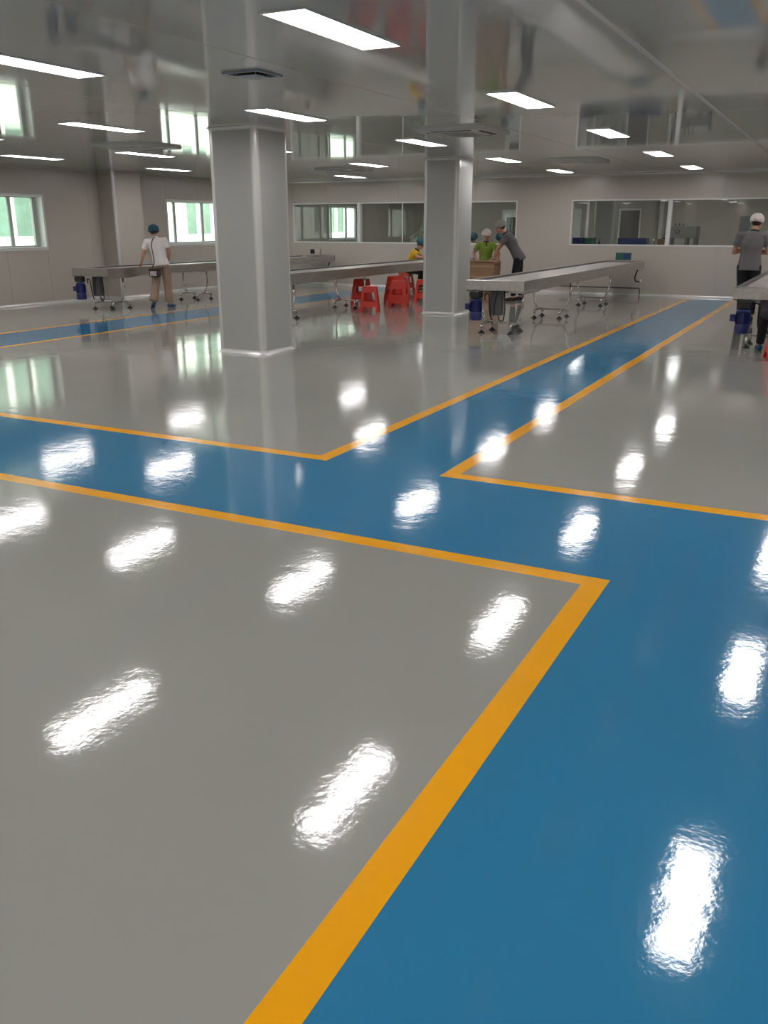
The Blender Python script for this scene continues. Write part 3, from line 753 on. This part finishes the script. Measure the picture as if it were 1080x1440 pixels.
# woman in white shirt, seen from behind, left hand on the conveyor rail
J = dict(pelvis=(.03, -.02, .86), chest=(-.015, .03, 1.17), neck=(-.045, .07, 1.355), head=(-.065, .12, 1.455), look=(-.15, 1, -.35), shoL=(-.215, .055, 1.28), shoR=(.135, .06, 1.31),
         elbL=(-.30, .06, 1.04), wriL=(-.355, .11, .862), elbR=(.205, .0, 1.06), wriR=(.165, .15, .88), handL=(-.2, 1, -.25), palmL=(0, .2, -1), handR=(-.4, .8, -.5),
         hipL=(-.055, -.02, .80), hipR=(.11, -.02, .80), kneL=(-.105, -.02, .45), kneR=(.13, .02, .44), ankL=(-.17, -.13, .12), ankR=(.14, .0, .085), toeL=(-.25, .75, -.62), toeR=(.75, .65, 0), ths=.92)
person('woman in a white T-shirt and beige trousers seen from behind, leaning on the left conveyor', (-12.27, 14.08, 0), math.radians(41), J, M_whiteS, M_beige, M_tealnet, M_shoecov, s=.93, fem=True, wide_trousers=.034, hem=-.03)
bagM = Matrix.Translation((-12.27, 14.08, 0)) @ Matrix.Rotation(math.radians(41), 4, 'Z')
t = thing('handbag', 'small dark patterned shoulder bag on the left hip of the woman in white', 'bag', bagM @ V(-.10, -.17, .70), math.radians(41))
bm = NB(); box(bm, -.115, .115, -.05, .05, -.085, .07, bev=.03); obj('bag_body', bm, M_bag, t)
obj('flap', B(-.117, .117, -.056, .052, .03, .078, bev=.012), M_bag, t)
bm = NB(); box(bm, -.095, .03, -.062, -.051, -.065, .028, bev=.005); obj('printed_pocket', bm, M_bagp, t)
bm = NB(); pp = [(-.08, 0, .05), (-.03, .0, .11), (.005, .02, .20), (-.01, .025, .36), (-.03, .035, .50), (-.01, .06, .60), (.03, .12, .665), (.06, .2, .66)]
tube(bm, bend(pp, .08, 4), .010, 8); obj('strap', bm, M_bag, t, smooth=True)

# standing worker in grey, bending over the cartons
J = dict(pelvis=(0, -.08, .93), chest=(0, .10, 1.24), neck=(0, .235, 1.42), head=(0, .335, 1.535), look=(.0, 1, -.40), shoL=(-.19, .18, 1.36), shoR=(.19, .18, 1.36),
         elbL=(-.22, .36, 1.11), elbR=(.20, .38, 1.11), wriL=(-.13, .42, .905), wriR=(.07, .48, .905), handL=(.25, .8, -.35), handR=(-.25, .8, -.35), palmL=(0, 0, -1), palmR=(0, 0, -1),
         hipL=(-.095, -.08, .87), hipR=(.095, -.08, .87), kneL=(-.13, .0, .47), kneR=(.13, -.10, .47), ankL=(-.14, -.01, .085), ankR=(.14, -.16, .085), toeL=(-.1, 1, 0), toeR=(.2, 1, 0))
person('tall worker in a grey polo shirt and black trousers bending over the cartons', (-6.55, 19.02, 0), math.radians(104), J, M_greyS, M_dark, M_greynet, collar=M_collar, s=1.02)

# woman in lime green behind the cartons, facing the camera
J = dict(pelvis=(0, -.03, .80), chest=(0, .0, 1.06), neck=(0, .02, 1.245), head=(0, .055, 1.37), look=(.0, 1, -.16), shoL=(-.165, .01, 1.185), shoR=(.165, .01, 1.185),
         elbL=(-.285, .10, .99), elbR=(.27, .10, .99), wriL=(-.27, .26, .893), wriR=(.215, .27, .893), handL=(.3, .9, -.2), handR=(-.3, .9, -.2), palmL=(0, 0, -1), palmR=(0, 0, -1),
         hipL=(-.085, -.03, .75), hipR=(.085, -.03, .75), kneL=(-.10, .02, .42), kneR=(.10, .02, .42), ankL=(-.11, -.03, .08), ankR=(.11, -.03, .08), placket=True)
person('woman in a lime green polo shirt standing behind the cartons facing the camera', (-7.23, 19.02, 0), math.radians(203), J, M_greenS, M_dark, M_whitenet, collar=M_collar, s=.90, fem=True)

# worker at the right edge, arms folded, seen from behind
J = dict(pelvis=(0, 0, .97), chest=(.0, .0, 1.29), neck=(.02, .02, 1.50), head=(.04, .045, 1.625), look=(.35, 1, -.25), shoL=(-.20, .0, 1.42), shoR=(.20, .0, 1.42),
         elbL=(-.275, .04, 1.15), elbR=(.275, .04, 1.15), wriL=(-.06, .20, 1.20), wriR=(.06, .23, 1.16), handL=(1, .1, .1), handR=(-1, .1, .1), palmL=(0, -1, 0), palmR=(0, -1, 0),
         hipL=(-.10, 0, .90), hipR=(.10, 0, .90), kneL=(-.075, .02, .50), kneR=(.11, .02, .50), ankL=(-.05, -.03, .085), ankR=(.12, -.03, .085))
person('worker in a grey long polo shirt seen from behind at the right edge, arms folded', (-1.55, 16.8, 0), math.radians(6), J, M_greyS, M_dark, M_whitenet, collar=M_collar, s=1.08, ns=.88, hem=.03, face=True)

# seated workers
def seated(h=.46, fwd=.0):
    return dict(pelvis=(0, 0, h + .10), chest=(0, .12 + fwd, h + .39), neck=(0, .22 + fwd, h + .55), head=(0, .30 + fwd, h + .665), look=(0, 1, -.75), shoL=(-.17, .18 + fwd, h + .50), shoR=(.17, .18 + fwd, h + .50),
         elbL=(-.21, .26 + fwd, h + .26 + .12), elbR=(.21, .28 + fwd, h + .26 + .12), wriL=(-.10, .42 + fwd, h + .365), wriR=(.10, .44 + fwd, h + .365), handL=(.3, .8, .1), handR=(-.3, .8, .1), palmL=(0, 0, -1), palmR=(0, 0, -1),
         hipL=(-.10, .02, h + .075), hipR=(.10, .02, h + .075), kneL=(-.16, .38, h + .02), kneR=(.16, .38, h + .02), ankL=(-.15, .30, .085), ankR=(.15, .30, .085))
person('seated worker in a yellow shirt leaning on the conveyor beside the farther pillar', (-9.84, 20.5, 0), math.radians(-82), seated(), M_yelS, M_dark, M_tealnet, collar=M_collar, s=.95)
J = seated(.46, -.02); J['ankR'] = (.10, .62, .085); J['kneR'] = (.17, .38, .50); J['ankL'] = (-.12, .78, .085); J['kneL'] = (-.16, .46, .52); J['chest'] = (.02, .03, .86); J['neck'] = (.03, .05, 1.05); J['head'] = (.03, .09, 1.17); J['look'] = (0, 1, -.3)
J['shoL'] = (-.15, .05, .98); J['shoR'] = (.20, .05, .98); J['elbL'] = (-.18, .16, .76); J['elbR'] = (.24, .16, .76); J['wriL'] = (-.10, .36, .66); J['wriR'] = (.14, .36, .66)
person('seated worker in black trousers and blue shoe cover at the right edge', (-.62, 12.04, 0), math.radians(14), J, M_greyS, M_dark, M_tealnet, M_shoecov, s=.95, voxel=.01)
for lb, x, rz in (('person with a teal hair net behind the glass, between the lime and grey workers', -8.72, 180), ('person with a teal hair net behind the glass, left of the lime-green woman', -9.50, 180)):
    person(lb, (x, 24.3, .16), math.radians(rz), seated(.40), M_greyS, M_dark, M_tealnet, s=1.0, voxel=.014, face=False)
for x, lb in ((-8.72, 'tall grey stool behind the glass, right one of two under seated people'), (-9.50, 'tall grey stool behind the glass, left one of two under seated people')):
    t = thing('work_stool', lb, 'stool', (x, 24.3, 0))
    bm = NB(); lathe(bm, [(.15, .54), (.16, .56), (.15, .585)], n=18); obj('seat', bm, M_box, t)
    for a in range(4):
        bm = NB(); cyl(bm, (.17 * math.cos(a * PI / 2), .17 * math.sin(a * PI / 2), 0), (.1 * math.cos(a * PI / 2), .1 * math.sin(a * PI / 2), .539), .012); obj('leg', bm, M_steel, t)

# ------------------------------------------------------------------ room behind the glass
RB = 31.0
tag(obj('floor_back_room', B(XL, XR, YB + .132, RB, -.02, 0), M_floor), kind='structure')
tag(obj('ceiling_back_room', B(XL, XR, YB + .132, RB, CZ, CZ + .1), M_ceil), kind='structure')
fw = obj('wall_back_room', B(XL, XR, RB + .012, RB + .15, 0, CZ), M_core); tag(fw, kind='structure')
k = 19; d = (XR - XL) / k
for i in range(k): obj('wall_panel', B(XL + i * d + .002, XL + (i + 1) * d - .002, RB, RB + .012, 0, CZ, bev=.0015), M_wall, fw)
def door(n, x0, x1, z1, leaf, glass=False):
    bm = NB(); f = .06
    box(bm, x0 - f, x0, RB - .03, RB - .0005, 0, z1 + f); box(bm, x1, x1 + f, RB - .03, RB - .0005, 0, z1 + f); box(bm, x0, x1, RB - .03, RB - .0005, z1, z1 + f)
    w = tag(obj('door_%d' % n, bm, M_frame), kind='structure')
    obj('door_leaf', B(x0, x1, RB - .022, RB - .0005, .01, z1), leaf, w)
    if glass: obj('vision_panel', B(x0 + .1, x1 - .1, RB - .026, RB - .0225, 1.2, 1.85), M_void, w)
    bm = NB(); cyl(bm, (x1 - .08, RB - .08, 1.0), (x1 - .2, RB - .08, 1.0), .012); cyl(bm, (x1 - .08, RB - .08, 1.0), (x1 - .08, RB - .0225, 1.0), .012); obj('door_handle', bm, M_steel2, w)
door(1, -7.04, -6.42, 2.05, M_door)
door(2, -8.68, -8.42, 2.05, M_frame)
door(3, -11.15, -10.6, 2.05, M_frame, True)
bm = NB(); box(bm, -7.95, -7.85, 30.0, 30.99, 0, CZ - .001, bev=.01); tag(obj('partition_post', bm, M_trim), 'slim white partition post in the back room', kind='structure')
bm = NB(); box(bm, -5.72, -5.60, 30.6, 30.99, 0, CZ - .001, bev=.02); tag(obj('partition_end', bm, M_trim), kind='structure')
for x, y in [(x, y) for x in (-13, -10.2, -7.6, -4.5, -1.8, .9) for y in (23.6, 28.6)]:  # far row is unseen, added to brighten the back room
    t = make_light(x, y, M_lamp_dim); tag(t, ('near' if y < 25 else 'added far') + ' ceiling panel light behind the glass, ' + {-13: 'leftmost', -10.2: 'second from the left', -7.6: 'third from the left', -4.5: 'fourth from the left', -1.8: 'fifth from the left', .9: 'rightmost'}[x] + ' of its row', 'ceiling light', 'ceiling lights behind the glass')

def work_table(x0, x1, y0, y1, z, label):
    t = thing('work_table', label, 'table', ((x0 + x1) / 2, (y0 + y1) / 2, 0)); hx, hy = (x1 - x0) / 2, (y1 - y0) / 2
    obj('table_top', B(-hx, hx, -hy, hy, z - .03, z, bev=.004), M_steel, t)
    for a in (-1, 1):
        for b in (-1, 1): obj('leg', B(a * (hx - .04) - .02, a * (hx - .04) + .02, b * (hy - .04) - .02, b * (hy - .04) + .02, 0, z - .0305), M_steel, t)
def crate(x, y, z, w, m, label, grp='plastic crates behind the glass', h=.27):
    t = thing('plastic_crate', label, 'crate', (x, y, z), 0, grp); hw_, hd = w / 2, .2
    obj('base', B(-hw_ + .011, hw_ - .011, -hd + .011, hd - .011, .0, .02), m, t)
    for s in (-1, 1):
        bm = NB(); box(bm, -hw_, hw_, s * hd - .005 - .005 * s, s * hd + .005 - .005 * s, 0, h)
        for k in range(int(w / .09)): box(bm, -hw_ + .04 + k * .09, -hw_ + .055 + k * .09, s * hd - .004 + .002 * s, s * hd + .004 + .004 * s, .02, h - .03)
        box(bm, -hw_, hw_, s * hd - .001, s * hd + .012 * s, h - .03, h); obj('side', bm, m, t)
        bm = NB(); box(bm, s * hw_ - .005 - .005 * s, s * hw_ + .005 - .005 * s, -hd + .011, hd - .011, 0, h); obj('side', bm, m, t)
work_table(-7.1, -6.15, 23.8, 24.4, 1.0, 'steel work table behind the glass holding the left crates')
crate(-6.62, 24.1, 1.0, .50, M_bcrate, 'blue plastic crate behind the right window at its left end')
crate(-6.25 + .02, 24.1, 1.0, .22, M_gcrate, 'green plastic crate beside the left blue crate behind the window')
work_table(-5.55, -4.5, 23.8, 24.4, 1.0, 'steel work table behind the glass holding the middle crate')
crate(-5.10, 24.1, 1.0, .72, M_bcrate, 'wide blue plastic crate behind the window, left of the brown box')
t = thing('bottle', 'tiny dark pump bottle behind the window between the two crates', 'bottle', (-5.48 - .3 + .06, 23.0, 0))
bm = NB(); lathe(bm, [(.12, 0), (.12, .02), (.02, .03), (.02, 1.06), (.06, 1.07), (.06, 1.1)]); obj('stand', bm, M_steel, t)
bm = NB(); lathe(bm, [(.03, 1.101), (.032, 1.18), (.012, 1.2), (.012, 1.23)]); obj('bottle_body', bm, M_black, t, smooth='auto')
bm = NB(); tube(bm, [(0, 0, 1.23), (0, 0, 1.26), (.04, 0, 1.265)], .006); obj('pump', bm, M_black, t)
work_table(-4.62, -3.95, 22.9, 23.4, 1.1, 'small steel table behind the glass holding the brown box')
t = thing('brown_box', 'small brown box with metal fittings behind the window mullion', 'box', (-4.2, 23.15, 1.1))
obj('carton', B(-.10, .12, -.1, .1, 0, .17, bev=.004), M_brown, t)
bm = NB(); tube(bm, bend([(-.28, 0, 0), (-.28, 0, .14), (-.18, 0, .14), (-.18, 0, 0)], .03), .012); tube(bm, [(-.23, .05, 0), (-.23, .05, .22)], .01); obj('pipe_fitting', bm, M_steel2, t)
bm = NB(); lathe(bm, [(.03, .171), (.03, .2), (.008, .21), (.008, .26), (.02, .265), (.02, .275)], (0.03, 0, 0)); obj('valve', bm, M_black, t)
# steel machine on legs
t = thing('steel_machine', 'boxy steel machine with a round dial on legs behind the right window', 'machine', (-4.0, 25.0, 0))
obj('cabinet', B(-.36, .36, -.25, .25, 1.27, 1.56, bev=.01), M_dsteel, t)
for a in (-.30, .10, .32):
    obj('leg', B(a - .03, a + .03, -.23, -.17, 0, 1.2695), M_dsteel, t); obj('leg', B(a - .03, a + .03, .17, .23, 0, 1.2695), M_dsteel, t)
obj('lower_shelf', B(-.36, .36, -.165, .165, .98, 1.0), M_dsteel, t)
bm = NB(); lathe(bm, [(.055, 0), (.055, .02), (.045, .025)], n=20); bmesh.ops.transform(bm, verts=bm.verts[:], matrix=Matrix.Translation((-.12, -.2505, 1.43)) @ Matrix.Rotation(PI / 2, 4, 'X')); obj('dial', bm, M_black, t)
bm = NB(); lathe(bm, [(.035, .0255), (.035, .03)], n=20); bmesh.ops.transform(bm, verts=bm.verts[:], matrix=Matrix.Translation((-.12, -.2505, 1.43)) @ Matrix.Rotation(PI / 2, 4, 'X')); obj('dial_face', bm, M_steel2, t)
for a in (-.22, -.12, -.02):
    bm = NB(); cyl(bm, (a, -.1, 1.5605), (a, -.1, 1.60), .012); sph(bm, (a, -.1, 1.61), .022); obj('knob', bm, M_black, t)
# notice on the far wall
tag(obj('notice', B(-3.30, -2.98, RB - .006, RB - .0005, 1.35, 1.85), M_notice), 'plain grey notice sheet on the far wall behind the glass', 'notice')
# sheet-covered heap
work_table(-11.75, -10.1, 23.6, 24.6, .95, 'steel work table behind the glass under the covered heap')
bm = NB(); bmesh.ops.create_icosphere(bm, subdivisions=5, radius=1.0)
for v in bm.verts:
    c = v.co; n1 = noise.noise(c * 2.2) * .22 + noise.noise(c * 6) * .07
    c *= (1 + n1); c.x *= .66; c.y *= .36; c.z = max(c.z * .58, 0)
    c += V(-10.95, 24.1, .95)
tag(obj('covered_heap', bm, M_heap, smooth=True), 'mottled grey-green sheet-covered heap behind the window near the farther pillar', 'heap')

# ------------------------------------------------------------------ outside
tag(obj('ground', B(-60, XL - WALLT - .05, -30, 70, -.6, -.4), M_ground), kind='structure')
FX = -21.0
t = thing('building', 'white building with green windows across from the left windows', 'building', (FX, 15, -.4))
groups = [y for y in (-6.2, -1.7, 2.78, 7.27, 11.76, 16.25 + .48, 21.22, 25.71, 30.2, 34.7, 39.2)]
bm = NB(); box(bm, -3, 0, -30, 40, 0, 1.68); box(bm, -3, 0, -30, 40, 3.9, 6.8)
e = -30
for g in groups:
    box(bm, -3, 0, e, g - 15, 1.68, 3.9); e = g - 15 + 2.15
box(bm, -3, 0, e, 40, 1.68, 3.9); obj('facade', bm, M_facade, t)
for g in groups:
    y = g - 15; bm = NB()
    for a in (.57, 1.36): box(bm, -.10, -.02, y + a, y + a + .22, 1.68, 3.9)
    w = obj('window_frame', bm, M_facade, t)
    for a in (0, .79, 1.58): obj('pane', B(-.08, -.06, y + a, y + a + .57, 1.68, 3.9), M_gglass, w)

# ------------------------------------------------------------------ tidy: object names such as pane.001 come from Blender itself
